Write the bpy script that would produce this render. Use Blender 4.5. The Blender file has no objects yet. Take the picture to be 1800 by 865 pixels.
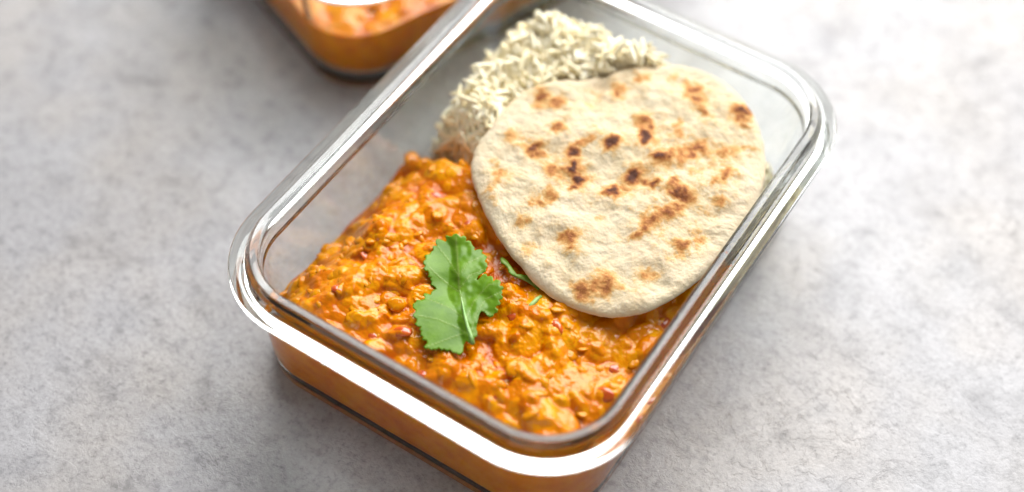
import bpy, bmesh, math, random
import numpy as np
from mathutils import Vector, Matrix, noise
from mathutils.geometry import delaunay_2d_cdt

scene = bpy.context.scene
MM = 0.001
random.seed(7)
rng = np.random.default_rng(11)

# ------------------------------------------------------------------ camera
cam_d = bpy.data.cameras.new('camera')
cam = bpy.data.objects.new('camera', cam_d)
scene.collection.objects.link(cam)
scene.camera = cam
AZ, EL, ROLL, DIST = -1.0195, 0.9211, 0.0295, 566.1
TGT = Vector((-15.2, 4.0, 0.0))
Dv = Vector((math.cos(EL) * math.cos(AZ), math.cos(EL) * math.sin(AZ), math.sin(EL)))
CAM = TGT + Dv * DIST
_f = -Dv
_r = _f.cross(Vector((0, 0, 1))).normalized()
_u = _r.cross(_f)
_r2 = math.cos(ROLL) * _r + math.sin(ROLL) * _u
_u2 = -math.sin(ROLL) * _r + math.cos(ROLL) * _u
cam.matrix_world = Matrix.Translation(CAM * MM) @ Matrix((_r2, _u2, Dv)).transposed().to_4x4()
cam_d.lens = 51.88
cam_d.sensor_width = 36
cam_d.sensor_fit = 'HORIZONTAL'
cam_d.clip_start = 0.01
cam_d.clip_end = 50
cam_d.dof.use_dof = True
cam_d.dof.focus_distance = 0.506
cam_d.dof.aperture_fstop = 2.8

# ------------------------------------------------------------------ room light and added fill
world = bpy.data.worlds.new('World')
scene.world = world
world.use_nodes = True
bg = world.node_tree.nodes['Background']
bg.inputs[0].default_value = (0.98, 0.985, 1.0, 1)
bg.inputs[1].default_value = 0.15


def area(name, loc, target, sx, sy, power, color):
    l = bpy.data.lights.new(name, 'AREA')
    l.shape = 'RECTANGLE'
    l.size, l.size_y = sx, sy
    l.energy = power
    l.color = color
    o = bpy.data.objects.new(name, l)
    scene.collection.objects.link(o)
    o.location = loc
    o.rotation_euler = (Vector(target) - Vector(loc)).to_track_quat('-Z', 'Y').to_euler()
    return o


area('window_light', (-0.22, 1.40, 1.30), (0.0, 0.05, 0.0), 2.2, 1.6, 105.0, (1.0, 0.99, 0.98))
area('added_front_fill', (0.30, -1.25, 0.42), (0, -0.05, 0.02), 0.7, 0.4, 4.0, (1.0, 0.96, 0.90))  # fill lamp added low in front to brighten the curry's front side

scene.view_settings.view_transform = 'Standard'
scene.view_settings.look = 'None'
scene.view_settings.exposure = 0.0
scene.view_settings.gamma = 1.0
scene.view_settings.use_curve_mapping = False
cy = scene.cycles
cy.max_bounces = 14
cy.diffuse_bounces = 4
cy.glossy_bounces = 8
cy.transmission_bounces = 14
cy.transparent_max_bounces = 8
cy.caustics_reflective = True
cy.caustics_refractive = True
cy.blur_glossy = 0.4
cy.sample_clamp_indirect = 8.0
cy.use_denoising = True
try:
    cy.denoiser = 'OPENIMAGEDENOISE'
except Exception:
    pass


# ------------------------------------------------------------------ node helpers
class NT:
    def __init__(self, name):
        self.m = bpy.data.materials.new(name)
        self.m.use_nodes = True
        self.t = self.m.node_tree
        self.b = self.t.nodes['Principled BSDF']
        self.out = self.t.nodes['Material Output']

    def n(self, typ, **kw):
        nd = self.t.nodes.new(typ)
        for k, v in kw.items():
            if k in nd.inputs:
                nd.inputs[k].default_value = v
            else:
                setattr(nd, k, v)
        return nd

    def l(self, a, b):
        self.t.links.new(a, b)

    def coord(self, kind='Object'):
        return self.n('ShaderNodeTexCoord').outputs[kind]

    def noise(self, vec, scale, detail=4, rough=0.55, dist=0.0):
        nd = self.n('ShaderNodeTexNoise')
        nd.inputs['Scale'].default_value = scale
        nd.inputs['Detail'].default_value = detail
        nd.inputs['Roughness'].default_value = rough
        nd.inputs['Distortion'].default_value = dist
        if vec is not None:
            self.l(vec, nd.inputs['Vector'])
        return nd.outputs['Fac']

    def ramp(self, fac, stops, interp='LINEAR'):
        nd = self.n('ShaderNodeValToRGB')
        cr = nd.color_ramp
        cr.interpolation = interp
        while len(cr.elements) < len(stops):
            cr.elements.new(0.5)
        for e, (p, c) in zip(cr.elements, stops):
            e.position = p
            e.color = (c[0], c[1], c[2], 1) if hasattr(c, '__len__') else (c, c, c, 1)
        self.l(fac, nd.inputs[0])
        return nd.outputs[0]

    def mix(self, fac, a, b, mode='MIX'):
        nd = self.n('ShaderNodeMix', data_type='RGBA', blend_type=mode)
        for sock, v in ((nd.inputs[0], fac), (nd.inputs[6], a), (nd.inputs[7], b)):
            if hasattr(v, 'links'):
                self.l(v, sock)
            elif hasattr(v, '__len__'):
                sock.default_value = (v[0], v[1], v[2], 1)
            else:
                sock.default_value = v
        return nd.outputs[2]

    def math(self, op, a, b=0.0):
        nd = self.n('ShaderNodeMath', operation=op)
        for sock, v in zip(nd.inputs, (a, b)):
            if hasattr(v, 'links'):
                self.l(v, sock)
            else:
                sock.default_value = v
        return nd.outputs[0]

    def bump(self, height, strength, dist, normal=None):
        nd = self.n('ShaderNodeBump')
        nd.inputs['Strength'].default_value = strength
        nd.inputs['Distance'].default_value = dist
        self.l(height, nd.inputs['Height'])
        if normal is not None:
            self.l(normal, nd.inputs['Normal'])
        return nd.outputs[0]

    def set(self, **kw):
        for k, v in kw.items():
            s = self.b.inputs[k.replace('_', ' ')]
            if hasattr(v, 'links'):
                self.l(v, s)
            elif hasattr(v, '__len__') and len(v) == 3 and s.type == 'RGBA':
                s.default_value = (v[0], v[1], v[2], 1)
            else:
                s.default_value = v


# ------------------------------------------------------------------ materials
def mat_table():
    t = NT('mottled_concrete')
    co = t.coord('Object')
    n1 = t.noise(co, 9, 6, 0.62, 0.4)
    n2 = t.noise(co, 42, 8, 0.70, 0.5)
    n3 = t.noise(co, 520, 6, 0.72)
    n4 = t.noise(co, 170, 6, 0.65)
    c1 = t.ramp(n1, [(0.28, (0.315, 0.302, 0.298)), (0.50, (0.372, 0.361, 0.358)), (0.72, (0.415, 0.407, 0.404))])
    m2 = t.ramp(n2, [(0.32, 0.72), (0.46, 0.95), (0.6, 1.0), (0.74, 1.10)])
    c2 = t.mix(1.0, c1, m2, 'MULTIPLY')
    m3 = t.ramp(n3, [(0.32, 0.55), (0.47, 1.0), (0.7, 1.18)])
    c3 = t.mix(0.8, c2, m3, 'MULTIPLY')
    c3 = t.mix(0.7, c3, t.ramp(n4, [(0.34, 0.62), (0.47, 1.0), (0.7, 1.08)]), 'MULTIPLY')
    warm = t.ramp(t.noise(co, 14, 3), [(0.42, (0.90, 0.92, 0.975)), (0.62, (0.99, 0.955, 0.92))])
    c4 = t.mix(0.8, c3, warm, 'MULTIPLY')
    h1 = t.noise(co, 210, 7, 0.62, 0.3)
    h2 = t.noise(co, 900, 4, 0.7)
    flake = t.ramp(t.noise(co, 95, 7, 0.66, 0.5), [(0.47, 0.0), (0.50, 1.0)])
    gate = t.ramp(t.noise(co, 13, 3), [(0.42, 0.0), (0.6, 1.0)])
    crack = t.ramp(t.noise(co, 30, 5, 0.6, 0.8), [(0.488, 1.0), (0.5, 0.0), (0.512, 1.0)])
    h = t.math('ADD', t.math('MULTIPLY', h1, 0.7), t.math('MULTIPLY', h2, 0.30))
    h = t.math('ADD', h, t.math('MULTIPLY', t.math('MULTIPLY', flake, gate), 0.22))
    h = t.math('ADD', h, t.math('MULTIPLY', crack, 0.05))
    nb = t.bump(h, 0.42, 0.0010)
    rgh = t.ramp(n2, [(0.3, 0.50), (0.7, 0.40)])
    t.set(Base_Color=c4, Roughness=rgh, Normal=nb)
    t.b.inputs['Specular IOR Level'].default_value = 0.75
    return t.m


def mat_glass(name='clear_glass', rough=0.0):
    t = NT(name)
    t.set(Base_Color=(0.948, 0.985, 0.968), Roughness=rough, IOR=1.49)
    t.b.inputs['Transmission Weight'].default_value = 1.0
    return t.m


def mat_dal(name, tint=0):
    """wet cooked lentils: 'warm' attribute = yellow lentil flesh against red oily sauce"""
    t = NT(name)
    co = t.coord('Object')
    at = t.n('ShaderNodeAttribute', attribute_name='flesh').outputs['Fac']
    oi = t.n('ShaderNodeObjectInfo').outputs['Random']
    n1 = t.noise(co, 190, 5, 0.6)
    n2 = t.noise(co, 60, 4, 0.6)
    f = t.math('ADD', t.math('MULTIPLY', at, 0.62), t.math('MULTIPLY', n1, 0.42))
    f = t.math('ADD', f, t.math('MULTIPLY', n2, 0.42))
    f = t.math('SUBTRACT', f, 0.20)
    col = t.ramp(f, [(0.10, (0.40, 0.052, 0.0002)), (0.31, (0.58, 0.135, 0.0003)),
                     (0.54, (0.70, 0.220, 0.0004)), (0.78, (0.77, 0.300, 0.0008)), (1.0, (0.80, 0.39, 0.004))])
    if tint:
        col = t.mix(t.math('MULTIPLY', oi, 0.7), col, (0.70, 0.28, 0.001), 'MIX')
    h = t.math('ADD', t.noise(co, 480, 3, 0.5), t.math('MULTIPLY', t.noise(co, 230, 2), 1.4))
    t.set(Base_Color=col, Normal=t.bump(h, 0.35, 0.0007), Roughness=t.ramp(n1, [(0.3, 0.08), (0.7, 0.18)]))
    t.b.inputs['Subsurface Weight'].default_value = 0.5
    t.b.inputs['Subsurface Radius'].default_value = (1.0, 0.36, 0.08)
    t.b.inputs['Subsurface Scale'].default_value = 0.0010
    # no air film where the curry is pressed against the glass, so no second gloss there
    glass_side = t.n('ShaderNodeAttribute', attribute_name='pressed').outputs['Fac']
    t.l(t.math('MULTIPLY', t.math('SUBTRACT', 1.0, glass_side), 0.32), t.b.inputs['Specular IOR Level'])
    t.l(t.mix(t.math('MULTIPLY', glass_side, 0.55), col, t.ramp(n2, [(0.35, (0.80, 0.20, 0.0005)), (0.65, (0.95, 0.34, 0.001))])), t.b.inputs['Base Color'])  # sides at the glass coloured brighter, standing in for front light
    t.b.inputs['Coat Weight'].default_value = 0.0
    t.b.inputs['Coat Roughness'].default_value = 0.14
    return t.m


def mat_tomato():
    t = NT('red_tomato_skin')
    co = t.coord('Object')
    c = t.ramp(t.noise(co, 300, 4), [(0.35, (0.48, 0.05, 0.004)), (0.7, (0.68, 0.15, 0.010))])
    t.set(Base_Color=c, Roughness=0.2)
    t.b.inputs['Subsurface Weight'].default_value = 0.4
    t.b.inputs['Subsurface Radius'].default_value = (1, 0.2, 0.1)
    t.b.inputs['Subsurface Scale'].default_value = 0.002
    t.b.inputs['Coat Weight'].default_value = 0.5
    return t.m


def mat_bread():
    t = NT('toasted_flatbread')
    co = t.coord('Object')
    at = t.n('ShaderNodeAttribute', attribute_name='char').outputs['Fac']
    n1 = t.noise(co, 420, 6, 0.68)
    n2 = t.noise(co, 1100, 4, 0.7)
    n3 = t.noise(co, 95, 5, 0.6)
    grain = t.math('ADD', t.math('MULTIPLY', n1, 0.6), t.math('MULTIPLY', n2, 0.4))
    # the toast breaks up into specks at its edges
    k = t.math('MULTIPLY', t.math('SUBTRACT', grain, 0.5), 1.15)
    gate = t.ramp(at, [(0.0, 0.15), (0.15, 0.8), (0.5, 1.0)])
    f = t.math('ADD', at, t.math('MULTIPLY', k, gate))
    f = t.math('ADD', f, t.math('MULTIPLY', t.math('SUBTRACT', n3, 0.47), 0.32))
    col = t.ramp(f, [(0.0, (0.69, 0.595, 0.43)), (0.13, (0.68, 0.545, 0.345)), (0.28, (0.64, 0.39, 0.15)),
                     (0.46, (0.52, 0.235, 0.065)), (0.68, (0.28, 0.088, 0.022)), (0.95, (0.085, 0.024, 0.010))])
    pale = t.ramp(t.noise(co, 60, 4), [(0.4, (0.97, 0.97, 0.94)), (0.62, (1.05, 1.01, 0.98))])
    col = t.mix(0.8, col, pale, 'MULTIPLY')
    h = t.math('ADD', t.math('MULTIPLY', n1, 0.8), t.math('MULTIPLY', n2, 0.7))
    t.set(Base_Color=col, Roughness=0.72, Normal=t.bump(h, 0.5, 0.0007))
    t.b.inputs['Subsurface Weight'].default_value = 0.25
    t.b.inputs['Subsurface Radius'].default_value = (1.0, 0.7, 0.4)
    t.b.inputs['Subsurface Scale'].default_value = 0.0012
    t.b.inputs['Specular IOR Level'].default_value = 0.3
    return t.m


def mat_rice(name='cooked_rice', sss=0.5):
    t = NT(name)
    oi = t.n('ShaderNodeObjectInfo').outputs['Random']
    c = t.ramp(oi, [(0.0, (0.97, 0.87, 0.63)), (1.0, (0.98, 0.92, 0.75))])
    at = t.n('ShaderNodeAttribute', attribute_name='tone')
    c = t.mix(1.0, c, t.ramp(at.outputs['Fac'], [(0.0, (1, 1, 1)), (1.0, (1.0, 0.95, 0.82))]), 'MULTIPLY')
    t.set(Base_Color=c, Roughness=0.38)
    t.b.inputs['Subsurface Weight'].default_value = sss
    t.b.inputs['Subsurface Radius'].default_value = (1.0, 0.9, 0.7)
    t.b.inputs['Subsurface Scale'].default_value = 0.0004
    return t.m


def mat_leaf():
    t = NT('coriander_green')
    co = t.coord('Object')
    v = t.n('ShaderNodeAttribute', attribute_name='vein').outputs['Fac']
    n1 = t.noise(co, 130, 4)
    n2 = t.noise(co, 900, 3)
    c = t.ramp(n1, [(0.3, (0.105, 0.25, 0.008)), (0.7, (0.20, 0.40, 0.018))])
    c = t.mix(t.math('MULTIPLY', v, 0.7), c, (0.34, 0.48, 0.12))
    h = t.math('ADD', n2, t.math('MULTIPLY', v, 2.0))
    t.set(Base_Color=c, Roughness=0.36, Normal=t.bump(h, 0.15, 0.0004))
    t.b.inputs['Specular IOR Level'].default_value = 0.38
    tr = t.n('ShaderNodeBsdfTranslucent')
    t.l(t.mix(0.5, c, (0.30, 0.55, 0.05)), tr.inputs['Color'])
    mx = t.n('ShaderNodeMixShader')
    mx.inputs[0].default_value = 0.28
    t.l(t.b.outputs[0], mx.inputs[1])
    t.l(tr.outputs[0], mx.inputs[2])
    t.l(mx.outputs[0], t.out.inputs['Surface'])
    return t.m


def mat_stem():
    t = NT('pale_green_stem')
    co = t.coord('Object')
    c = t.ramp(t.noise(co, 400, 3), [(0.3, (0.20, 0.42, 0.09)), (0.7, (0.36, 0.56, 0.20))])
    t.set(Base_Color=c, Roughness=0.35)
    t.b.inputs['Subsurface Weight'].default_value = 0.3
    t.b.inputs['Subsurface Radius'].default_value = (0.5, 1.0, 0.3)
    t.b.inputs['Subsurface Scale'].default_value = 0.001
    return t.m


M_TABLE, M_GLASS = mat_table(), mat_glass()
M_BASE = mat_glass('stippled_glass', 0.22)
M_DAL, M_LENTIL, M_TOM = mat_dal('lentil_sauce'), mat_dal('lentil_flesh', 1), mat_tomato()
M_BREAD, M_RICE, M_LEAF, M_STEM = mat_bread(), mat_rice(), mat_leaf(), mat_stem()
M_BED = mat_rice('packed_rice', 0.0)


# ------------------------------------------------------------------ object helpers
def thing(name, label, cat, loc=(0, 0, 0), rz=0.0, group=None):
    o = bpy.data.objects.new(name, None)
    scene.collection.objects.link(o)
    o.location = Vector(loc) * MM
    o.rotation_euler = (0, 0, rz)
    o.empty_display_size = 0.02
    o['label'], o['category'] = label, cat
    if group:
        o['group'] = group
    return o


def mesh_np(name, V, F, mat, smooth=True, attrs=None):
    me = bpy.data.meshes.new(name)
    me.from_pydata((np.asarray(V) * MM).tolist(), [], F if isinstance(F, list) else np.asarray(F).tolist())
    me.materials.append(mat)
    if smooth:
        me.polygons.foreach_set('use_smooth', [True] * len(me.polygons))
    for k, a in (attrs or {}).items():
        at = me.attributes.new(k, 'FLOAT', 'POINT')
        at.data.foreach_set('value', np.asarray(a, dtype=np.float32))
    me.update()
    return me


def add(name, me, parent=None, label=None):
    o = bpy.data.objects.new(name, me)
    scene.collection.objects.link(o)
    if parent is not None:
        o.parent = parent
    if label:
        o['label'] = label
    return o


def fbm(P, scale, oct_=3, seed=0.0):
    return np.array([noise.fractal(Vector((p[0] * scale + seed, p[1] * scale - seed, seed * 1.7)), 0.9, 2.0, oct_) for p in P])


def sstep(a, b, x):
    t = np.clip((x - a) / (b - a), 0, 1)
    return t * t * (3 - 2 * t)


# ------------------------------------------------------------------ camera rays (only used to size things from the photograph)
CAMN, FWN, RN, UN = (np.array(v) for v in (CAM, _f, _r2, _u2))
FPX = 2594.1


def at_plane(px, py, z0, gx=0.0, gy=0.0):
    """point of the tilted plane z = z0 + gx*x + gy*y under a photograph pixel"""
    d = FWN * FPX + RN * (px - 900) - UN * (py - 432.5)
    n = np.array([-gx, -gy, 1.0])
    t = (z0 - CAMN @ n) / (d @ n)
    return CAMN + d * t


# ------------------------------------------------------------------ table
V = [(-1500, -1300, 0), (1500, -1300, 0), (1500, 1500, 0), (-1500, 1500, 0)]
tb = add('tabletop', mesh_np('tabletop', V, [(0, 1, 2, 3)], M_TABLE, False))
tb['kind'] = 'structure'

# ------------------------------------------------------------------ glass food containers
A0, B0, R0 = 66.4, 90.9, 24.0


def rr_loop(s, z, nc=22, ns=6):
    a, b, r = A0 + s, B0 + s, max(R0 + s, 3.0)
    pts = []
    cs = [(a - r, b - r, 0), (-(a - r), b - r, 90), (-(a - r), -(b - r), 180), (a - r, -(b - r), 270)]
    for i, (cx, cy_, t0) in enumerate(cs):
        for k in range(nc + 1):
            t = math.radians(t0 + 90 * k / nc)
            pts.append((cx + r * math.cos(t), cy_ + r * math.sin(t), z))
        nx = cs[(i + 1) % 4]
        t = math.radians(t0 + 90)
        p0 = pts[-1]
        p1 = (nx[0] + r * math.cos(t), nx[1] + r * math.sin(t), z)
        for k in range(1, ns):
            f = k / ns
            pts.append((p0[0] + (p1[0] - p0[0]) * f, p0[1] + (p1[1] - p0[1]) * f, z))
    return pts


def loft(prof, cap_first=False, cap_last=False):
    V, F = [], []
    n = None
    for s, z in prof:
        lp = rr_loop(s, z)
        n = len(lp)
        V += lp
    for k in range(len(prof) - 1):
        for i in range(n):
            j = (i + 1) % n
            F.append((k * n + i, k * n + j, (k + 1) * n + j, (k + 1) * n + i))
    if cap_first:
        F.append(tuple(reversed(range(n))))
    if cap_last:
        F.append(tuple(range((len(prof) - 1) * n, len(prof) * n)))
    return V, F


def arc(cx, cz, r, a0, a1, n):
    return [(cx + r * math.cos(math.radians(a0 + (a1 - a0) * k / n)), cz + r * math.sin(math.radians(a0 + (a1 - a0) * k / n))) for k in range(n + 1)]


def smooth_prof(pts, it=2):
    for _ in range(it):
        q = [pts[0]]
        for a, b in zip(pts[:-1], pts[1:]):
            q.append((a[0] * .75 + b[0] * .25, a[1] * .75 + b[1] * .25))
            q.append((a[0] * .25 + b[0] * .75, a[1] * .25 + b[1] * .75))
        q.append(pts[-1])
        pts = q
    return pts


def inner_s(z):
    return -3.0 + 3.0 * (z - 14.0) / 38.0


Z0 = 0.4
base_out = [(-4.0, Z0 + 0.5), (-3.0, Z0 + 0.15), (-2.0, Z0)] + arc(-0.55, Z0 + 1.7, 1.7, -90, -5, 6) + [(1.25, Z0 + 5.0), (1.35, Z0 + 6.5)]
wall_out = [(1.35, Z0 + 6.5), (2.0, 16), (2.9, 29), (3.7, 40), (3.9, 43)]
rim_prof = [(3.9, 43), (4.1, 45.6)] + smooth_prof([(4.1, 45.6), (4.3, 47.9), (4.6, 49.43), (10.0, 50.5), (11.0, 51.0), (11.2, 50.95), (10.8, 51.45), (9.8, 51.8), (6.4, 54.0), (5.0, 54.3), (4.57, 54.8), (3.64, 56.9), (3.1, 57.15), (0.26, 56.5), (0, 54.8), (-0.12, 51.5), (-0.25, 49)], 2) + [(inner_s(46), 46), (inner_s(43), 43)]
wall_in = [(inner_s(z), z) for z in (43, 36, 28, 20, 14)]
base_in = [(inner_s(14), 14)] + [(-3.35, 9.5)] + arc(-3.4 - 5.0, 9.0, 5.0, -5, -90, 8) + [(-13, 4.0), (-19, 4.0)]


def make_container(label, loc, rz, zs=1.0, base_mat=None):
    t = thing('glass_food_container', label, 'food container', loc, rz, 'clear glass meal prep containers')
    t.scale = (1, 1, zs)
    Vb, Fb = loft(base_out, cap_first=True)
    Vi, Fi = loft(base_in, cap_last=True)
    F2 = Fb + [tuple(i + len(Vb) for i in f) for f in Fi]
    add('base', mesh_np('base', Vb + Vi, F2, base_mat or M_GLASS), t)
    Vb, Fb = loft(wall_out)
    Vi, Fi = loft(wall_in)
    F2 = Fb + [tuple(i + len(Vb) for i in f) for f in Fi]
    add('wall', mesh_np('wall', Vb + Vi, F2, M_GLASS), t)
    Vb, Fb = loft(rim_prof)
    add('rim', mesh_np('rim', Vb, Fb, M_GLASS), t)
    return t


C2 = (-139.5, 136.5, 0.0)
C2R = math.radians(-22)
make_container('clear glass container in front holding lentils, rice and flatbread', (0, 0, 0), 0.0)
make_container('clear glass container behind at the top edge, filled only with orange lentils', C2, C2R, 1.13, M_BASE)


# ------------------------------------------------------------------ lentil curry
def bound_s(z):
    z = np.asarray(z, float)
    lo = -8.4 + 5.0 * np.sqrt(np.clip(1 - ((9.0 - z) / 5.0) ** 2, 0, 1))
    s = np.where(z >= 9, -3.0 + 3.0 * (z - 14.0) / 38.0, lo)
    return s + 0.3


def loop_at(s, n_per):
    """rounded-rectangle loop with points evenly spaced, outward offset s (array not needed)"""
    lp = np.array(rr_loop(s, 0.0, 24, 40))[:, :2]
    d = np.linalg.norm(np.roll(lp, -1, 0) - lp, axis=1)
    c = np.r_[0, np.cumsum(d)]
    u = np.linspace(0, c[-1], n_per, endpoint=False)
    lp2 = np.vstack([lp, lp[:1]])
    return np.c_[np.interp(u, c, lp2[:, 0]), np.interp(u, c, lp2[:, 1])]


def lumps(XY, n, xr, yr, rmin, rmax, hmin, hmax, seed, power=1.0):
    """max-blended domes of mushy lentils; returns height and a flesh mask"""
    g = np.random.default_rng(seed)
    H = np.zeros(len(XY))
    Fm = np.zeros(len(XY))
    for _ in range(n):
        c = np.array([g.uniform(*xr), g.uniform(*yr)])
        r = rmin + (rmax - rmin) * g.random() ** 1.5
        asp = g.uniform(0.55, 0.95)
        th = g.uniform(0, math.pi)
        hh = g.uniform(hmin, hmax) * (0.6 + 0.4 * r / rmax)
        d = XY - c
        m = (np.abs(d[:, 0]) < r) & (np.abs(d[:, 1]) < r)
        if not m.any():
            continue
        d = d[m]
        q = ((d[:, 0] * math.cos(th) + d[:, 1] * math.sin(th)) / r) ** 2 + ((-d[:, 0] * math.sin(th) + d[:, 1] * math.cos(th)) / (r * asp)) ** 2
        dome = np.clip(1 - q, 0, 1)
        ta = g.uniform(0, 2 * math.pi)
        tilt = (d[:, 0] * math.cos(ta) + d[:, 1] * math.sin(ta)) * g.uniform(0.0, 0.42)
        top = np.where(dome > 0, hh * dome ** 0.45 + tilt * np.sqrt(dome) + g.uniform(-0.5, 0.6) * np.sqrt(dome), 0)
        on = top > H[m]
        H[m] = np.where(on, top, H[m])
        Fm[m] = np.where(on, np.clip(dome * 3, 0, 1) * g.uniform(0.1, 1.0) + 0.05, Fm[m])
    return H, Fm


def curry_mesh(name, zfun, y_back, nth, nr, lump_args, seed, gap=0.0, floor=4.05):
    """closed body of curry pressed against the glass: lumpy top, sides touching the inner wall"""
    lp = loop_at(0.0, nth)                        # reference loop, offset 0
    nrm = np.roll(lp, -1, 0) - np.roll(lp, 1, 0)
    nrm = np.c_[nrm[:, 1], -nrm[:, 0]]
    nrm /= np.linalg.norm(nrm, axis=1)[:, None]
    # squeeze the loop's far end to y_back
    ymin = lp[:, 1].min()
    back = lp[:, 1] > y_back
    lim = lp.copy()
    lim[back, 1] = y_back
    cen = np.array([0.0, (ymin + y_back) / 2])
    rho = (np.arange(nr + 1) / nr) ** 0.85
    XY = cen + rho[:, None, None] * (lim - cen)[None]
    XY = XY.reshape(-1, 2)
    z = zfun(XY)
    H = np.zeros(len(XY))
    Fm = np.zeros(len(XY))
    for k, la in enumerate(lump_args):
        h, f = lumps(XY, seed=seed + k, **la)
        H += h
        Fm = np.where(f > 0.02, f, Fm)
    G = H.reshape(nr + 1, nth)
    S = G.copy()
    for _ in range(5):
        S = (np.roll(S, 1, 1) + S + np.roll(S, -1, 1)) / 3
        S[1:-1] = (S[:-2] + S[1:-1] + S[2:]) / 3
    H = (0.24 * G + 0.76 * S).ravel()
    H = H + 0.30 * np.array([noise.fractal(Vector((p[0] * 0.42, p[1] * 0.42, seed)), 0.8, 2.0, 4) for p in XY])
    edge = np.repeat(rho, nth)
    damp = 1 - sstep(0.90, 0.985, edge) * 0.92
    z = z + (H - 0.9) * damp
    z = np.maximum(z, 5.5)
    V = np.c_[XY, z]
    # outermost ring goes to the glass at its own height
    out = np.arange(nr * nth, (nr + 1) * nth)
    s_top = bound_s(V[out, 2])
    for r_i in range(int(nr * 0.9), nr + 1):
        w = sstep(0.9, 1.0, rho[r_i]) if r_i < nr else 1.0
        idx = np.arange(r_i * nth, (r_i + 1) * nth)
        sh = nrm * (bound_s(V[idx, 2]) * w)[:, None]
        sh[back] = 0
        V[idx, :2] += sh
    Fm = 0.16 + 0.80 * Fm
    rings = [V]
    fl = [Fm]
    nlev = 16
    for k in range(1, nlev + 1):
        zz = V[out, 2] + (floor - V[out, 2]) * (k / nlev)
        P = lim + nrm * (bound_s(zz) - gap * sstep(10.5, 8.5, zz))[:, None]
        P[back] = V[out][back, :2]
        rings.append(np.c_[P, zz])
        fl.append(0.62 + 0.55 * np.array([noise.fractal(Vector((p[0] * 0.16, p[1] * 0.16, zq * 0.28)), 0.9, 2.0, 3) for p, zq in zip(P, zz)]))  # flesh value lifted on the sides too, front light put into the colour
    V = np.vstack(rings)
    Fm = np.concatenate(fl)
    F = []
    nring = nr + 1 + nlev
    i = np.arange(nth)
    j = (i + 1) % nth
    Fq = []
    for k in range(nring - 1):
        Fq.append(np.c_[k * nth + i, (k + 1) * nth + i, (k + 1) * nth + j, k * nth + j])
    F = np.vstack(Fq).tolist()
    F.append(tuple(range((nring - 1) * nth, nring * nth)))
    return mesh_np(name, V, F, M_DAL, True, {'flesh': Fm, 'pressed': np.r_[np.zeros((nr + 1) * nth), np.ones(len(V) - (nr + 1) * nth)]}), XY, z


def dal_z(XY):
    x, y = XY[:, 0], XY[:, 1]
    big = np.array([noise.fractal(Vector((a * 0.045 + 3.1, b * 0.045, 0.3)), 1.0, 2.0, 2) for a, b in XY])
    z = 19.0 + 18.5 * sstep(-67, -36, x) ** 0.8                      # low oily edge at the left wall
    z = z + 1.5 * sstep(-15, 30, x)
    z = z - 5.5 * sstep(36, 66, x)                                   # sinks again to the right wall
    z = z - 4.0 * sstep(-72, -93, y) * sstep(60, 30, np.abs(x))
    z = z + 3.0 * big
    fall = sstep(2.0, 20.0, y - 0.07 * (x + 50) + 2.0 - 3.0 * big)
    return z * (1 - fall) + 6.5 * fall


curry = thing('lentil_curry', 'chunky orange lentil curry under the coriander leaf and flatbread', 'curry', (0, 0, 4.0))
LA = [dict(n=300, xr=(-66, 66), yr=(-92, 26), rmin=3.5, rmax=10.0, hmin=0.9, hmax=3.4),
      dict(n=620, xr=(-66, 66), yr=(-92, 26), rmin=1.3, rmax=4.2, hmin=0.3, hmax=1.2)]
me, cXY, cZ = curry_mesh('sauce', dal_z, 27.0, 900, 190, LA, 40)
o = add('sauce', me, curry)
o.location = (0, 0, -4.0 * MM)


def surf_at(x, y):
    d = (cXY[:, 0] - x) ** 2 + (cXY[:, 1] - y) ** 2
    return cZ[int(d.argmin())]


def blob_mesh(name, a, b, c, seed, mat, nu=9, nv=6, cup=0.0):
    V, F = [(0, 0, -c)], []
    for i in range(1, nv):
        ph = -math.pi / 2 + math.pi * i / nv
        for k in range(nu):
            th = 2 * math.pi * k / nu
            p = Vector((math.cos(ph) * math.cos(th), math.cos(ph) * math.sin(th), math.sin(ph)))
            w = 1 + 0.34 * noise.noise(p * 1.5 + Vector((seed * 3.7, 0, seed)))
            V.append((a * p.x * w, b * p.y * w, c * p.z * w - cup * p.x * p.x))
    V.append((0, 0, c))
    for k in range(nu):
        F.append((0, 1 + (k + 1) % nu, 1 + k))
        F.append((len(V) - 1, len(V) - 1 - nu + k, len(V) - 1 - nu + (k + 1) % nu))
    for i in range(nv - 2):
        for k in range(nu):
            p, q = 1 + i * nu, 1 + (i + 1) * nu
            F.append((p + k, p + (k + 1) % nu, q + (k + 1) % nu, q + k))
    return mesh_np(name, V, F, mat, True, {'flesh': np.full(len(V), 0.75)})


LENT = [blob_mesh('lentil', random.uniform(2.2, 4.2), random.uniform(1.6, 3.0), random.uniform(0.8, 1.2), k, M_LENTIL, cup=random.uniform(-0.3, 0.7)) for k in range(10)]


def scatter_lentils(parent, spots, zf, z_off):
    for x, y in spots:
        o = bpy.data.objects.new('lentil', random.choice(LENT))
        scene.collection.objects.link(o)
        o.parent = parent
        o.location = Vector((x, y, zf(x, y) + random.uniform(-1.15, -0.55) - z_off)) * MM
        o.rotation_euler = (random.uniform(-0.5, 0.5), random.uniform(-0.5, 0.5), random.uniform(0, 6.28))
        s = random.uniform(0.7, 1.15)
        o.scale = (s, s * random.uniform(0.8, 1.1), s)


spots = []
while len(spots) < 190:
    x, y = random.uniform(-62, 62), random.uniform(-88, 6)
    if y > -18 + 0.0 * x and x > -10:      # under the flatbread
        continue
    if x > 30 and y > -30:
        continue
    spots.append((x, y))
scatter_lentils(curry, spots, surf_at, 4.0)
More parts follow.
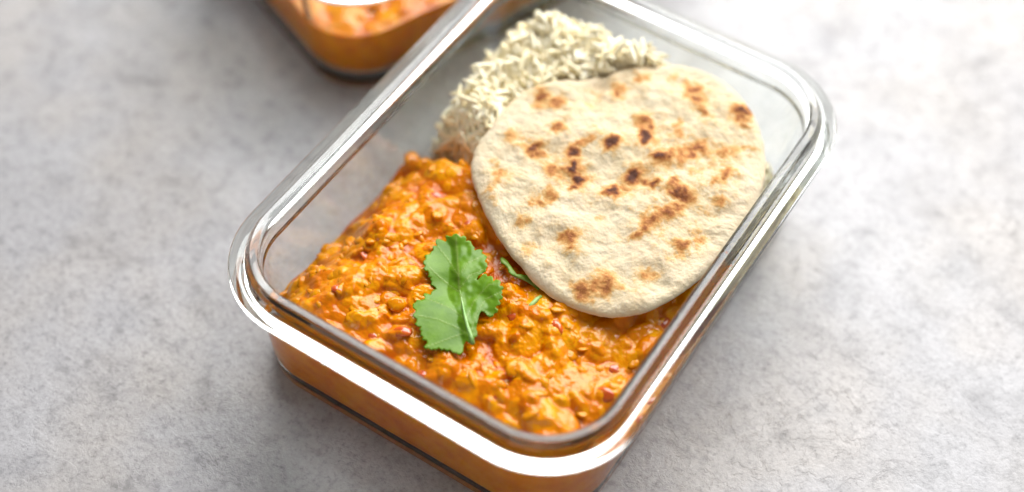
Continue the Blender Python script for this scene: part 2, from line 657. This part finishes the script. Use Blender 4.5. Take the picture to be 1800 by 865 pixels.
# a few pieces of tomato
TOM = [blob_mesh('tomato_piece', random.uniform(3.2, 5.5), random.uniform(1.8, 3.0), random.uniform(0.6, 0.9), 20 + k, M_TOM, cup=0.8) for k in range(4)]
for (px, py) in ((600, 515), (655, 590), (745, 650), (690, 470), (640, 440), (1085, 640), (905, 560), (1060, 690), (980, 590), (870, 700), (760, 340), (820, 400), (1165, 560), (705, 590)):
    P = at_plane(px, py, 37.0)
    o = bpy.data.objects.new('tomato_piece', random.choice(TOM))
    scene.collection.objects.link(o)
    o.parent = curry
    o.location = Vector((P[0], P[1], surf_at(P[0], P[1]) - 0.75 - 4.0)) * MM
    o.rotation_euler = (random.uniform(-0.4, 0.4), random.uniform(-0.4, 0.4), random.uniform(0, 6.28))


def dal2_z(XY):
    x, y = XY[:, 0], XY[:, 1]
    return 27.0 + 1.5 * np.sin(x * 0.07) * np.cos(y * 0.06)


curry2 = thing('lentil_curry', 'smooth-edged orange lentil curry in the container at the top edge', 'curry', (C2[0], C2[1], 4.0 * 1.13), C2R)
curry2.scale = (1, 1, 1.13)
LA2 = [dict(n=300, xr=(-66, 66), yr=(-92, 40), rmin=3.5, rmax=8.0, hmin=0.8, hmax=2.6)]
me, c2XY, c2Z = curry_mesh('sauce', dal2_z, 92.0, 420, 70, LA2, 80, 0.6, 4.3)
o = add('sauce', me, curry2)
o.location = (0, 0, -4.0 * MM)


def surf2(x, y):
    d = (c2XY[:, 0] - x) ** 2 + (c2XY[:, 1] - y) ** 2
    return c2Z[int(d.argmin())]


scatter_lentils(curry2, [(random.uniform(0, 58), random.uniform(-84, -5)) for _ in range(110)], surf2, 4.0)

# ------------------------------------------------------------------ rice
rice = thing('rice_heap', 'heap of cooked long-grain white rice behind the flatbread', 'rice', (0, 0, 4.0))
RP = np.array([(-60, 16), (-62.5, 40), (-60, 62), (-50, 80), (-30, 86.5), (-5, 87), (18, 87), (36, 82), (52, 77), (62, 68), (65, 44), (64, 8), (20, 2), (-30, 4)], float)


def poly_dist(P, poly):
    """signed distance to a polygon, positive inside"""
    d = np.full(len(P), 1e9)
    ins = np.zeros(len(P), bool)
    for a, b in zip(poly, np.roll(poly, -1, 0)):
        e = b - a
        t = np.clip(((P - a) @ e) / (e @ e), 0, 1)
        d = np.minimum(d, np.linalg.norm(P - a - t[:, None] * e, axis=1))
        c = (a[1] > P[:, 1]) != (b[1] > P[:, 1])
        with np.errstate(divide='ignore', invalid='ignore'):
            xi = a[0] + (P[:, 1] - a[1]) * (b[0] - a[0]) / (b[1] - a[1])
        ins ^= c & (P[:, 0] < xi)
    return np.where(ins, d, -d)


# flatbread footprint
NZ, NGX, NGY = 43.6, 0.0, 0.055
NAAN_PX = [(828, 302), (834, 264), (860, 230), (882, 200), (898, 182), (915, 166), (940, 154), (965, 147), (1000, 142), (1022, 148), (1045, 138), (1090, 126), (1150, 118), (1215, 120), (1262, 140), (1300, 170), (1328, 212), (1344, 265), (1343, 320), (1326, 380), (1296, 428), (1262, 462), (1215, 503), (1160, 538), (1120, 554), (1090, 559), (1050, 556), (1000, 540), (955, 513), (915, 468), (885, 430), (860, 388), (840, 345)]
NP2 = np.array([at_plane(px, py, NZ, NGX, NGY)[:2] for px, py in NAAN_PX])


def rice_top(P, lumpy=True):
    d = poly_dist(P, RP)
    top = 42.0 + 2.5 * np.sin(P[:, 0] * 0.09 + 1) + 2.0 * np.sin(P[:, 1] * 0.13)
    top = top + 4 - 7 * sstep(34, 60, P[:, 0]) + 13.0 * sstep(38, 0, np.hypot((P[:, 0] + 38) * 0.7, P[:, 1] - 86)) + 8.0 * sstep(34, 0, np.hypot(P[:, 0] - 10, P[:, 1] - 88))
    if lumpy:
        top = top + 3.2 * np.array([noise.noise(Vector((p[0] * 0.11, p[1] * 0.11, 8.0))) + 0.6 * noise.noise(Vector((p[0] * 0.27, p[1] * 0.27, 2.0))) for p in P])
    under = poly_dist(P, NP2)
    top = np.where(under > -1.5, np.minimum(top, NZ + NGX * P[:, 0] + NGY * P[:, 1] - 2.2), top)
    e = np.clip(d / 17.0, 0, 1)
    return 4.3 + (top - 4.3) * (1 - (1 - e) ** 2.4) ** 0.9, d


def rice_core():
    n = 70
    xs = np.linspace(-66, 64, n)
    ys = np.linspace(0, 90, n)
    X, Y = np.meshgrid(xs, ys)
    P = np.c_[X.ravel(), Y.ravel()]
    z, d = rice_top(P)
    z = z - 1.2 + 0.8 * fbm(P, 0.35, 2, 4.0)
    V = np.c_[P, z]
    F = []
    for r in range(n - 1):
        for c in range(n - 1):
            q = (r * n + c, r * n + c + 1, (r + 1) * n + c + 1, (r + 1) * n + c)
            if max(d[k] for k in q) > 0:
                F.append(q)
    return V, F


V, F = rice_core()
me = mesh_np('grain_bed', V, F, M_BED, True, {'tone': np.full(len(V), 1.0)})
o = add('grain_bed', me, rice)
o['kind'] = 'stuff'
o.location = (0, 0, -4.0 * MM)


def grain_geo(L, w, bend, nu=6, nv=6):
    V, F = [], []
    for i in range(nv + 1):
        t = i / nv
        x = (t - 0.5) * L
        r = w * max(0.25, math.sin(math.pi * (0.05 + 0.90 * t)) ** 0.42)
        zb = bend * (0.25 - (t - 0.5) ** 2)
        for k in range(nu):
            a = 2 * math.pi * k / nu
            V.append((x, r * math.cos(a), 0.85 * r * math.sin(a) + zb))
    for i in range(nv):
        for k in range(nu):
            F.append((i * nu + k, i * nu + (k + 1) % nu, (i + 1) * nu + (k + 1) % nu, (i + 1) * nu + k))
    F.append(tuple(reversed(range(nu))))
    F.append(tuple(range(nv * nu, (nv + 1) * nu)))
    return np.array(V), F


GR = [grain_geo(random.uniform(8.0, 12.0), random.uniform(1.0, 1.3), random.uniform(0.5, 3.5)) for _ in range(9)]
GM = [mesh_np('grain', v, f, M_RICE, True, {'tone': np.full(len(v), random.random() * 0.5)}) for v, f in GR]


def grain_frames(n, g):
    """random grain placements on the heap's surface"""
    out = []
    while len(out) < n:
        P = np.c_[g.uniform(-66, 63, 400), g.uniform(4, 90, 400)]
        z, d = rice_top(P)
        eps = 0.6
        ub = poly_dist(P, NP2)
        zx = (rice_top(P + [eps, 0])[0] - z) / eps
        zy = (rice_top(P + [0, eps])[0] - z) / eps
        for k in range(400):
            if d[k] < 0.4:
                continue
            if ub[k] > -2.0 and z[k] > NZ + NGX * P[k, 0] + NGY * P[k, 1] - 4.5:
                continue
            nz = Vector((-zx[k], -zy[k], 1)).normalized()
            # steeper faces get proportionally more grains
            if g.random() > 0.35 / max(nz.z, 0.35) + 0.25:
                continue
            t = Vector((g.normal(), g.normal(), g.normal()))
            t = (t - t.dot(nz) * nz).normalized() + nz * g.normal() * (0.25 + 0.9 * (g.random() < 0.15))
            t.normalize()
            b = nz.cross(t).normalized()
            n2 = t.cross(b)
            R = Matrix((t, b, n2)).transposed()
            out.append((Vector((P[k, 0], P[k, 1], z[k])) + nz * (g.uniform(-0.9, 1.1) + (2.2 if g.random() < 0.05 else 0.0)), R))
    return out[:n]


frames = grain_frames(2500, np.random.default_rng(5))
def pix(P):
    d = np.array(P) - CAMN
    z = d @ FWN
    return 900 + FPX * (d @ RN) / z, 432.5 - FPX * (d @ UN) / z


npx = np.array(NAAN_PX, float)
fp = np.array([pix(f[0]) for f in frames])
vis = (poly_dist(fp, npx) < -4) & (fp[:, 1] > -10)
hgt = np.array([f[0].z for f in frames])
order = sorted(range(len(frames)), key=lambda k: (not vis[k], -hgt[k] + 0.15 * rng.random()))
vis_ids = [k for k in range(len(frames)) if vis[k]]
rng.shuffle(vis_ids)
single = set(vis_ids[:295])
SV, SF, ST = [], [], []
nv0 = 0
for k, (loc, R) in enumerate(frames):
    gi = int(rng.integers(len(GR)))
    if k in single:
        o = bpy.data.objects.new('grain', GM[gi])
        scene.collection.objects.link(o)
        o.parent = rice
        o.matrix_local = Matrix.Translation((loc - Vector((0, 0, 4.0))) * MM) @ R.to_4x4()
    else:
        v, f = GR[gi]
        SV.append(v @ np.array(R).T + np.array(loc))
        SF += [tuple(i + nv0 for i in q) for q in f]
        ST.append(np.full(len(v), rng.random()))
        nv0 += len(v)
me = mesh_np('loose_grains', np.vstack(SV), SF, M_RICE, True, {'tone': np.concatenate(ST)})
o = add('loose_grains', me, rice)
o['kind'] = 'stuff'
o.location = (0, 0, -4.0 * MM)

# ------------------------------------------------------------------ flatbread
CH = [  # x, y (pixels of an enlarged view), radius, strength
    (370, 345, 15, 1.0), (388, 383, 17, .95), (378, 410, 13, .8), (375, 295, 16, .95), (405, 270, 14, .5), (425, 258, 10, .45), (495, 275, 19, 1.0), (612, 257, 18, 1.05), (575, 378, 19, 1.15), (500, 430, 19, 1.15),
    (655, 318, 18, .85), (632, 398, 15, .8), (648, 400, 12, .75), (545, 420, 12, .5), (240, 285, 20, .75), (268, 303, 14, .5), (205, 275, 16, .35), (320, 215, 17, .65), (268, 105, 20, .7), (322, 128, 20, .65), (250, 130, 16, .35), (520, 95, 16, .65), (535, 78, 14, .5),
    (585, 52, 16, .5), (615, 42, 14, .45), (603, 190, 18, .65), (617, 220, 15, .7), (595, 205, 14, .5), (765, 85, 20, .6), (780, 125, 20, .7), (800, 157, 13, .65), (750, 110, 16, .4), (930, 152, 20, .95), (925, 178, 13, .7), (940, 207, 13, .6),
    (720, 205, 13, .4), (725, 240, 13, .4), (790, 272, 17, .6), (760, 292, 16, .6), (740, 300, 16, .55), (690, 305, 18, .6), (725, 322, 14, .5), (800, 290, 14, .5), (810, 258, 14, .45), (905, 275, 18, .35), (940, 272, 16, .4), (975, 285, 16, .35), (868, 290, 16, .5),
    (768, 358, 15, .4), (885, 370, 18, .6), (870, 385, 16, .5), (845, 388, 13, .45), (705, 403, 14, .6), (712, 428, 16, .7), (740, 440, 18, .65), (765, 447, 14, .5), (855, 455, 17, .4), (722, 480, 18, .55), (680, 498, 19, .65), (650, 512, 16, .5), (625, 525, 18, .6), (612, 552, 16, .65), (585, 568, 15, .6), (560, 562, 10, .35),
    (735, 603, 20, .6), (790, 580, 17, .5), (610, 695, 20, .45), (650, 690, 16, .35), (360, 580, 22, .6), (345, 590, 14, .5), (366, 622, 15, .55), (480, 728, 26, .55), (400, 748, 22, .6), (450, 745, 18, .45), (520, 735, 16, .4), (430, 775, 16, .3),
    (132, 358, 16, .5), (118, 385, 15, .35), (118, 330, 14, .3), (300, 432, 17, .5), (258, 452, 15, .5), (225, 465, 12, .4), (210, 518, 16, .4), (280, 450, 10, .35), (310, 355, 20, .5), (340, 350, 16, .55), (285, 360, 14, .35), (860, 330, 18, .25), (165, 240, 18, .3), (205, 245, 14, .25), (100, 412, 14, .35), (105, 450, 14, .25),
    (460, 515, 14, .3), (560, 440, 14, .3), (215, 605, 18, .28), (250, 600, 14, .22), (535, 590, 16, .2), (690, 640, 16, .22), (840, 330, 14, .3), (450, 100, 16, .2), (425, 130, 14, .2), (440, 215, 16, .2), (820, 490, 14, .2), (830, 190, 20, .25), (700, 40, 14, .3)]


def make_bread():
    c = NP2.mean(0)
    ang = np.arctan2(NP2[:, 1] - c[1], NP2[:, 0] - c[0])
    rad = np.linalg.norm(NP2 - c, axis=1)
    o_ = np.argsort(ang)
    ang, rad = ang[o_], rad[o_]
    nth, nr = 440, 130
    th = np.linspace(-math.pi, math.pi, nth, endpoint=False)
    rr = np.interp(th, np.r_[ang - 2 * math.pi, ang, ang + 2 * math.pi], np.r_[rad, rad, rad])
    k = np.exp(-0.5 * (np.arange(-9, 10) / 3.0) ** 2)
    k /= k.sum()
    rr = np.convolve(np.r_[rr[-9:], rr, rr[:9]], k, 'valid')
    rr += 0.35 * np.array([noise.fractal(Vector((math.cos(a) * 9, math.sin(a) * 9, 2.0)), 0.9, 2, 3) for a in th])
    # square grid mapped onto the round outline (even cells, no pinched centre)
    N = 320
    g1 = np.linspace(-1, 1, N)
    gx, gy = np.meshgrid(g1, g1)
    gx, gy = gx.ravel(), gy.ravel()
    ux, uy = gx * np.sqrt(1 - gy * gy / 2), gy * np.sqrt(1 - gx * gx / 2)
    edge = np.hypot(ux, uy)
    aa = np.arctan2(uy, ux)
    thr = np.r_[th, math.pi]
    rmm = np.interp(aa, thr, np.r_[rr, rr[0]])
    XY = c + np.c_[ux, uy] * rmm[:, None]
    dd = (1 - edge) * rmm                                            # distance to the rim in mm
    e = np.clip(dd / 4.2, 0, 1)
    prof = 2.5 * np.sqrt(np.clip(1 - (1 - e) ** 2, 0, 1))
    b1 = fbm(XY, 0.055, 3, 1.3)
    b2 = fbm(XY, 0.16, 3, 5.1)
    b3 = fbm(XY, 0.55, 3, 9.7)
    b4 = fbm(XY, 1.5, 2, 2.2)
    crease = np.exp(-((XY[:, 0] + 9.5 + 0.25 * (XY[:, 1] - 55)) / 2.2) ** 2) * sstep(36, 58, XY[:, 1])
    wz = sstep(0, 6, dd)
    bulge = 1.3 * sstep(4, 24, dd)
    zt = prof + bulge + wz * (1.7 * b1 + 0.5 * b2) + 0.17 * b3 + 0.10 * b4 - 1.8 * crease
    warp = np.c_[fbm(XY, 0.22, 3, 7.7), fbm(XY, 0.22, 3, 17.7)] * 2.2
    char = np.zeros(len(XY))
    for (px, py, r, s) in CH:
        P = at_plane(810 + px / 1.8804, 110 + py / 1.8804, NZ + 3.6, NGX, NGY)
        d2 = ((XY + warp - P[:2]) ** 2).sum(1)
        rm = r / 1.88 / 5.0 * 1.45
        char = np.maximum(char, 0.86 * s * np.exp(-(d2 / (rm * rm)) * 1.1)) + 0.13 * s * np.exp(-d2 / (rm * rm * 5.0))
    char = char + 0.07 * np.clip((b2 - 0.12) / 0.4, 0, 1) * wz
    zt += 0.55 * np.clip(char, 0, 1)                                 # blisters stand up where the pan browned them
    zpl = NZ + NGX * XY[:, 0] + NGY * XY[:, 1]
    top = np.c_[XY, zpl + zt]
    n = len(top)
    idx = np.arange(N * N).reshape(N, N)
    F = np.c_[idx[:-1, :-1].ravel(), idx[:-1, 1:].ravel(), idx[1:, 1:].ravel(), idx[1:, :-1].ravel()].tolist()
    lo = np.r_[idx[0, :-1], idx[:-1, -1], idx[-1, :0:-1], idx[:0:-1, 0]]      # border, counter-clockwise
    m = len(lo)
    V = [top]
    prev = lo
    base = n
    bx = XY[lo] - c
    br = np.linalg.norm(bx, axis=1)
    for q in (0.985, 0.96, 0.92, 0.85, 0.6, 0.3):
        P = c + q * bx
        ee = np.clip((1 - q) * br / 4.0, 0, 1)
        zz = NZ + NGX * P[:, 0] + NGY * P[:, 1] - 1.9 * np.sqrt(np.clip(1 - (1 - ee) ** 2, 0, 1))
        V.append(np.c_[P, zz])
        cur = base + np.arange(m)
        F += np.c_[prev, cur, np.roll(cur, -1), np.roll(prev, -1)].tolist()
        prev = cur
        base += m
    F.append(tuple(prev[::-1].tolist()))
    V = np.vstack(V)
    at = np.r_[char, np.zeros(len(V) - n)]
    return mesh_np('flatbread', V, F, M_BREAD, True, {'char': at})


bread = add('flatbread', make_bread())
bread['label'] = 'round pan-browned flatbread leaning on the rice and curry'
bread['category'] = 'bread'

# ------------------------------------------------------------------ coriander
LEAF = [(515, 745), (485, 725), (470, 750), (462, 790), (448, 803), (435, 808), (420, 795), (405, 797), (385, 780), (367, 786), (350, 775), (332, 780), (315, 768), (300, 778), (285, 775), (268, 779), (250, 768), (238, 772), (225, 760), (236, 748), (245, 735), (238, 722), (215, 715), (222, 700), (205, 690), (208, 665), (198, 655), (205, 640), (190, 636), (170, 622), (180, 606), (178, 590), (160, 575), (163, 560), (172, 550), (172, 535), (160, 522), (160, 500), (175, 490), (185, 475), (205, 475), (225, 468), (230, 455), (222, 448), (232, 436), (248, 436), (265, 440), (272, 425), (285, 413), (300, 408), (285, 392), (268, 382), (272, 365), (262, 350), (268, 338), (250, 335), (254, 318), (248, 300), (236, 297), (225, 282), (232, 268), (222, 252), (224, 238), (236, 226), (232, 206), (245, 200), (258, 195), (270, 180), (282, 172), (278, 152), (290, 145), (303, 142), (296, 125), (300, 108), (320, 106), (340, 112), (352, 118), (362, 112), (358, 95), (362, 82), (380, 86), (395, 86), (405, 76), (422, 72), (436, 78), (450, 90), (464, 84), (476, 90), (484, 102), (482, 116), (496, 114), (510, 120), (516, 134), (524, 146), (534, 156), (532, 170), (548, 168), (568, 168), (582, 176), (578, 190), (592, 198), (608, 212), (602, 226), (598, 240), (608, 252), (611, 270), (602, 284), (600, 300), (582, 312), (560, 328), (546, 350), (556, 350), (572, 334), (588, 318), (604, 318), (612, 330), (634, 330), (645, 340), (648, 358), (664, 352), (682, 356), (692, 368), (688, 386), (702, 390), (709, 404), (698, 416), (704, 430), (696, 442), (706, 456), (698, 470), (682, 476), (690, 492), (686, 506), (672, 508), (662, 520), (674, 534), (670, 550), (652, 558), (645, 572), (626, 577), (610, 568), (600, 558), (586, 548), (575, 546), (564, 562), (556, 590), (550, 620), (545, 650), (549, 672), (548, 692), (534, 705), (531, 722), (530, 745)]
VEINS = [[(520, 740), (500, 680), (470, 560), (440, 400), (432, 250), (420, 90)],
         [(503, 690), (420, 640), (300, 590), (185, 570)], [(497, 670), (400, 700), (250, 760)], [(478, 590), (380, 520), (250, 470)],
         [(505, 690), (540, 560), (600, 470), (690, 430)], [(480, 590), (530, 480), (620, 380), (680, 375)],
         [(445, 430), (360, 370), (280, 300), (240, 250)], [(437, 330), (380, 240), (310, 150)], [(437, 330), (490, 250), (590, 205)], [(445, 400), (500, 330), (590, 290)]]


def seg_dist(P, pl):
    pl = np.array(pl, float)
    d = np.full(len(P), 1e9)
    for a, b in zip(pl[:-1], pl[1:]):
        e = b - a
        t = np.clip(((P - a) @ e) / (e @ e), 0, 1)
        d = np.minimum(d, np.linalg.norm(P - a - t[:, None] * e, axis=1))
    return d


def leaf_mesh(name, outline, veins, zfun, step, thick, vein_w, teeth=0.0):
    ol = np.array(outline, float)
    sm = (np.roll(ol, 2, 0) + np.roll(ol, 1, 0) + ol + np.roll(ol, -1, 0) + np.roll(ol, -2, 0)) / 5
    ol = ol + teeth * np.clip(ol - sm, -8, 8)
    q = []
    for a, b in zip(ol, np.roll(ol, -1, 0)):
        m = max(1, int(np.linalg.norm(b - a) / step))
        for k in range(m):
            q.append(a + (b - a) * k / m)
    q = np.array(q)
    gx, gy = np.meshgrid(np.arange(ol[:, 0].min(), ol[:, 0].max(), step), np.arange(ol[:, 1].min(), ol[:, 1].max(), step))
    g = np.c_[gx.ravel(), gy.ravel()]
    g = g + rng.normal(0, step * 0.12, g.shape)
    g = g[poly_dist(g, ol) > step * 0.55]
    P = np.vstack([q, g])
    nq = len(q)
    vo, eo, fo, *_ = delaunay_2d_cdt([Vector(p) for p in P], [], [list(range(nq))], 1, 1e-6)
    P = np.array([tuple(v) for v in vo])
    vd = np.full(len(P), 1e9)
    for k, pl in enumerate(veins):
        w = vein_w * (2.0 if k == 0 else 1.0)
        vd = np.minimum(vd, seg_dist(P, pl) / w)
    vein = np.exp(-vd ** 2)
    top = zfun(P, vein)
    n = len(top)
    bot = top - np.array([0, 0, thick])
    F = []
    cnt = {}
    for f in fo:
        f = list(f)
        a = sum(P[f[i]][0] * P[f[(i + 1) % 3]][1] - P[f[(i + 1) % 3]][0] * P[f[i]][1] for i in range(3))
        if a > 0:
            f = f[::-1]                      # pixel y points down
        F.append(tuple(f))
        F.append(tuple(i + n for i in reversed(f)))
        for i in range(3):
            e = (f[i], f[(i + 1) % 3])
            cnt[e] = 1
    for (a, b) in cnt:
        if (b, a) not in cnt:
            F.append((b, a, a + n, b + n))
    return mesh_np(name, np.vstack([top, bot]), F, M_LEAF, True, {'vein': np.r_[vein, vein]})


def tube(name, pts, rads, mat, nu=8):
    V, F = [], []
    for i, p in enumerate(pts):
        p = Vector(p)
        d = (Vector(pts[min(i + 1, len(pts) - 1)]) - Vector(pts[max(i - 1, 0)])).normalized()
        a = d.cross(Vector((0, 0, 1))).normalized()
        b = a.cross(d)
        for k in range(nu):
            t = 2 * math.pi * k / nu
            V.append(tuple(p + (a * math.cos(t) + b * math.sin(t)) * rads[i]))
    for i in range(len(pts) - 1):
        for k in range(nu):
            F.append((i * nu + k, (i + 1) * nu + k, (i + 1) * nu + (k + 1) % nu, i * nu + (k + 1) % nu))
    F.append(tuple(range(nu)))
    F.append(tuple(reversed(range((len(pts) - 1) * nu, len(pts) * nu))))
    return mesh_np(name, V, F, mat)


LZ = 42.0


def crop_xy(p, z):
    return at_plane(680 + p[0] / 3.46, 390 + p[1] / 3.46, z)


def rest_z(x, y, r=6.5):
    d2 = (cXY[:, 0] - x) ** 2 + (cXY[:, 1] - y) ** 2
    zz = cZ[d2 < r * r]
    return float(zz.max())


def leaf_z(P, vein):
    # a shallow roof along the midrib, rippling lobes, resting on the curry's high points
    mid = seg_dist(P, VEINS[0]) / 3.46 / 5.2
    vx = np.interp(P[:, 1], [90, 250, 400, 560, 680, 740], [420, 432, 440, 470, 500, 520])
    bases = np.array([rest_z(*crop_xy(p, LZ)[:2]) for p in P])
    W = np.exp(-((P[:, None] - P[None]) ** 2).sum(2) / (2 * 26.0 ** 2))
    bases = (W * bases[None]).sum(1) / W.sum(1)
    out = []
    for p, v, m, mx, base in zip(P, vein, mid, vx, bases):
        x, y = p[0] / 100, p[1] / 100
        side = 0.62 if p[0] < mx else 0.02
        dz = 2.1 - side * m + 0.55 * math.sin(x * 1.9 + 0.4) * math.cos(y * 1.5) + 0.6 * noise.noise(Vector((x * 1.2, y * 1.2, 3))) + 0.25 * noise.noise(Vector((x * 3.2, y * 3.2, 7)))
        dz -= 0.18 * v
        out.append(crop_xy(p, base + max(dz, 0.3)))
    return np.array(out)


leaf = thing('coriander_leaf', 'bright green frilly coriander leaf lying on the curry', 'herb leaf', tuple(crop_xy((430, 450), 38.0)))
org = Vector(leaf.location)
o = add('blade', leaf_mesh('blade', LEAF, VEINS, leaf_z, 8.0, 0.16, 3.0, 0.3), leaf)
o.location = -org
rib = [(522, 742), (512, 700), (492, 640), (474, 570), (456, 480), (443, 400)]
rp = leaf_z(np.vstack([np.array(LEAF, float)[::3], np.array(rib, float)]), np.ones(len(LEAF[::3]) + len(rib)))[-len(rib):]
o = add('stem', tube('stem', [tuple(p + np.array([0, 0, 0.05])) for p in rp], [0.85, 0.8, 0.65, 0.48, 0.33, 0.15], M_STEM), leaf)
o.location = -org

SPR = [(690, 222), (700, 215), (716, 222), (735, 240), (752, 265), (775, 298), (790, 318), (815, 318), (840, 325), (858, 318), (872, 324), (888, 320), (900, 330), (918, 334), (925, 348), (938, 358), (936, 378), (934, 398), (922, 414), (905, 402), (880, 382), (850, 362), (815, 345), (785, 335), (760, 322), (742, 306), (735, 280), (715, 258), (694, 250)]


def spr_z(P, vein):
    out = []
    for p in P:
        x, y = p[0] / 100, p[1] / 100
        out.append(crop_xy(p, 40.5 + 1.0 * math.sin(y * 2.2 + x) + 0.5 * noise.noise(Vector((x * 2, y * 2, 1)))))
    return np.array(out)


spr = thing('coriander_leaf', 'small dark coriander leaf tucked under the edge of the flatbread', 'herb leaf', tuple(crop_xy((830, 350), 37.0)))
org = Vector(spr.location)
o = add('blade', leaf_mesh('blade', SPR, [[(700, 230), (790, 325), (925, 395)]], spr_z, 8.0, 0.3, 4.0), spr)
o.location = -org
pts = [tuple(crop_xy(p, 40.6)) for p in ((938, 452), (915, 470), (885, 500), (850, 535))]
o = add('stem', tube('stem', pts, [0.5, 0.8, 0.9, 0.75], M_STEM), spr)
o.location = -org
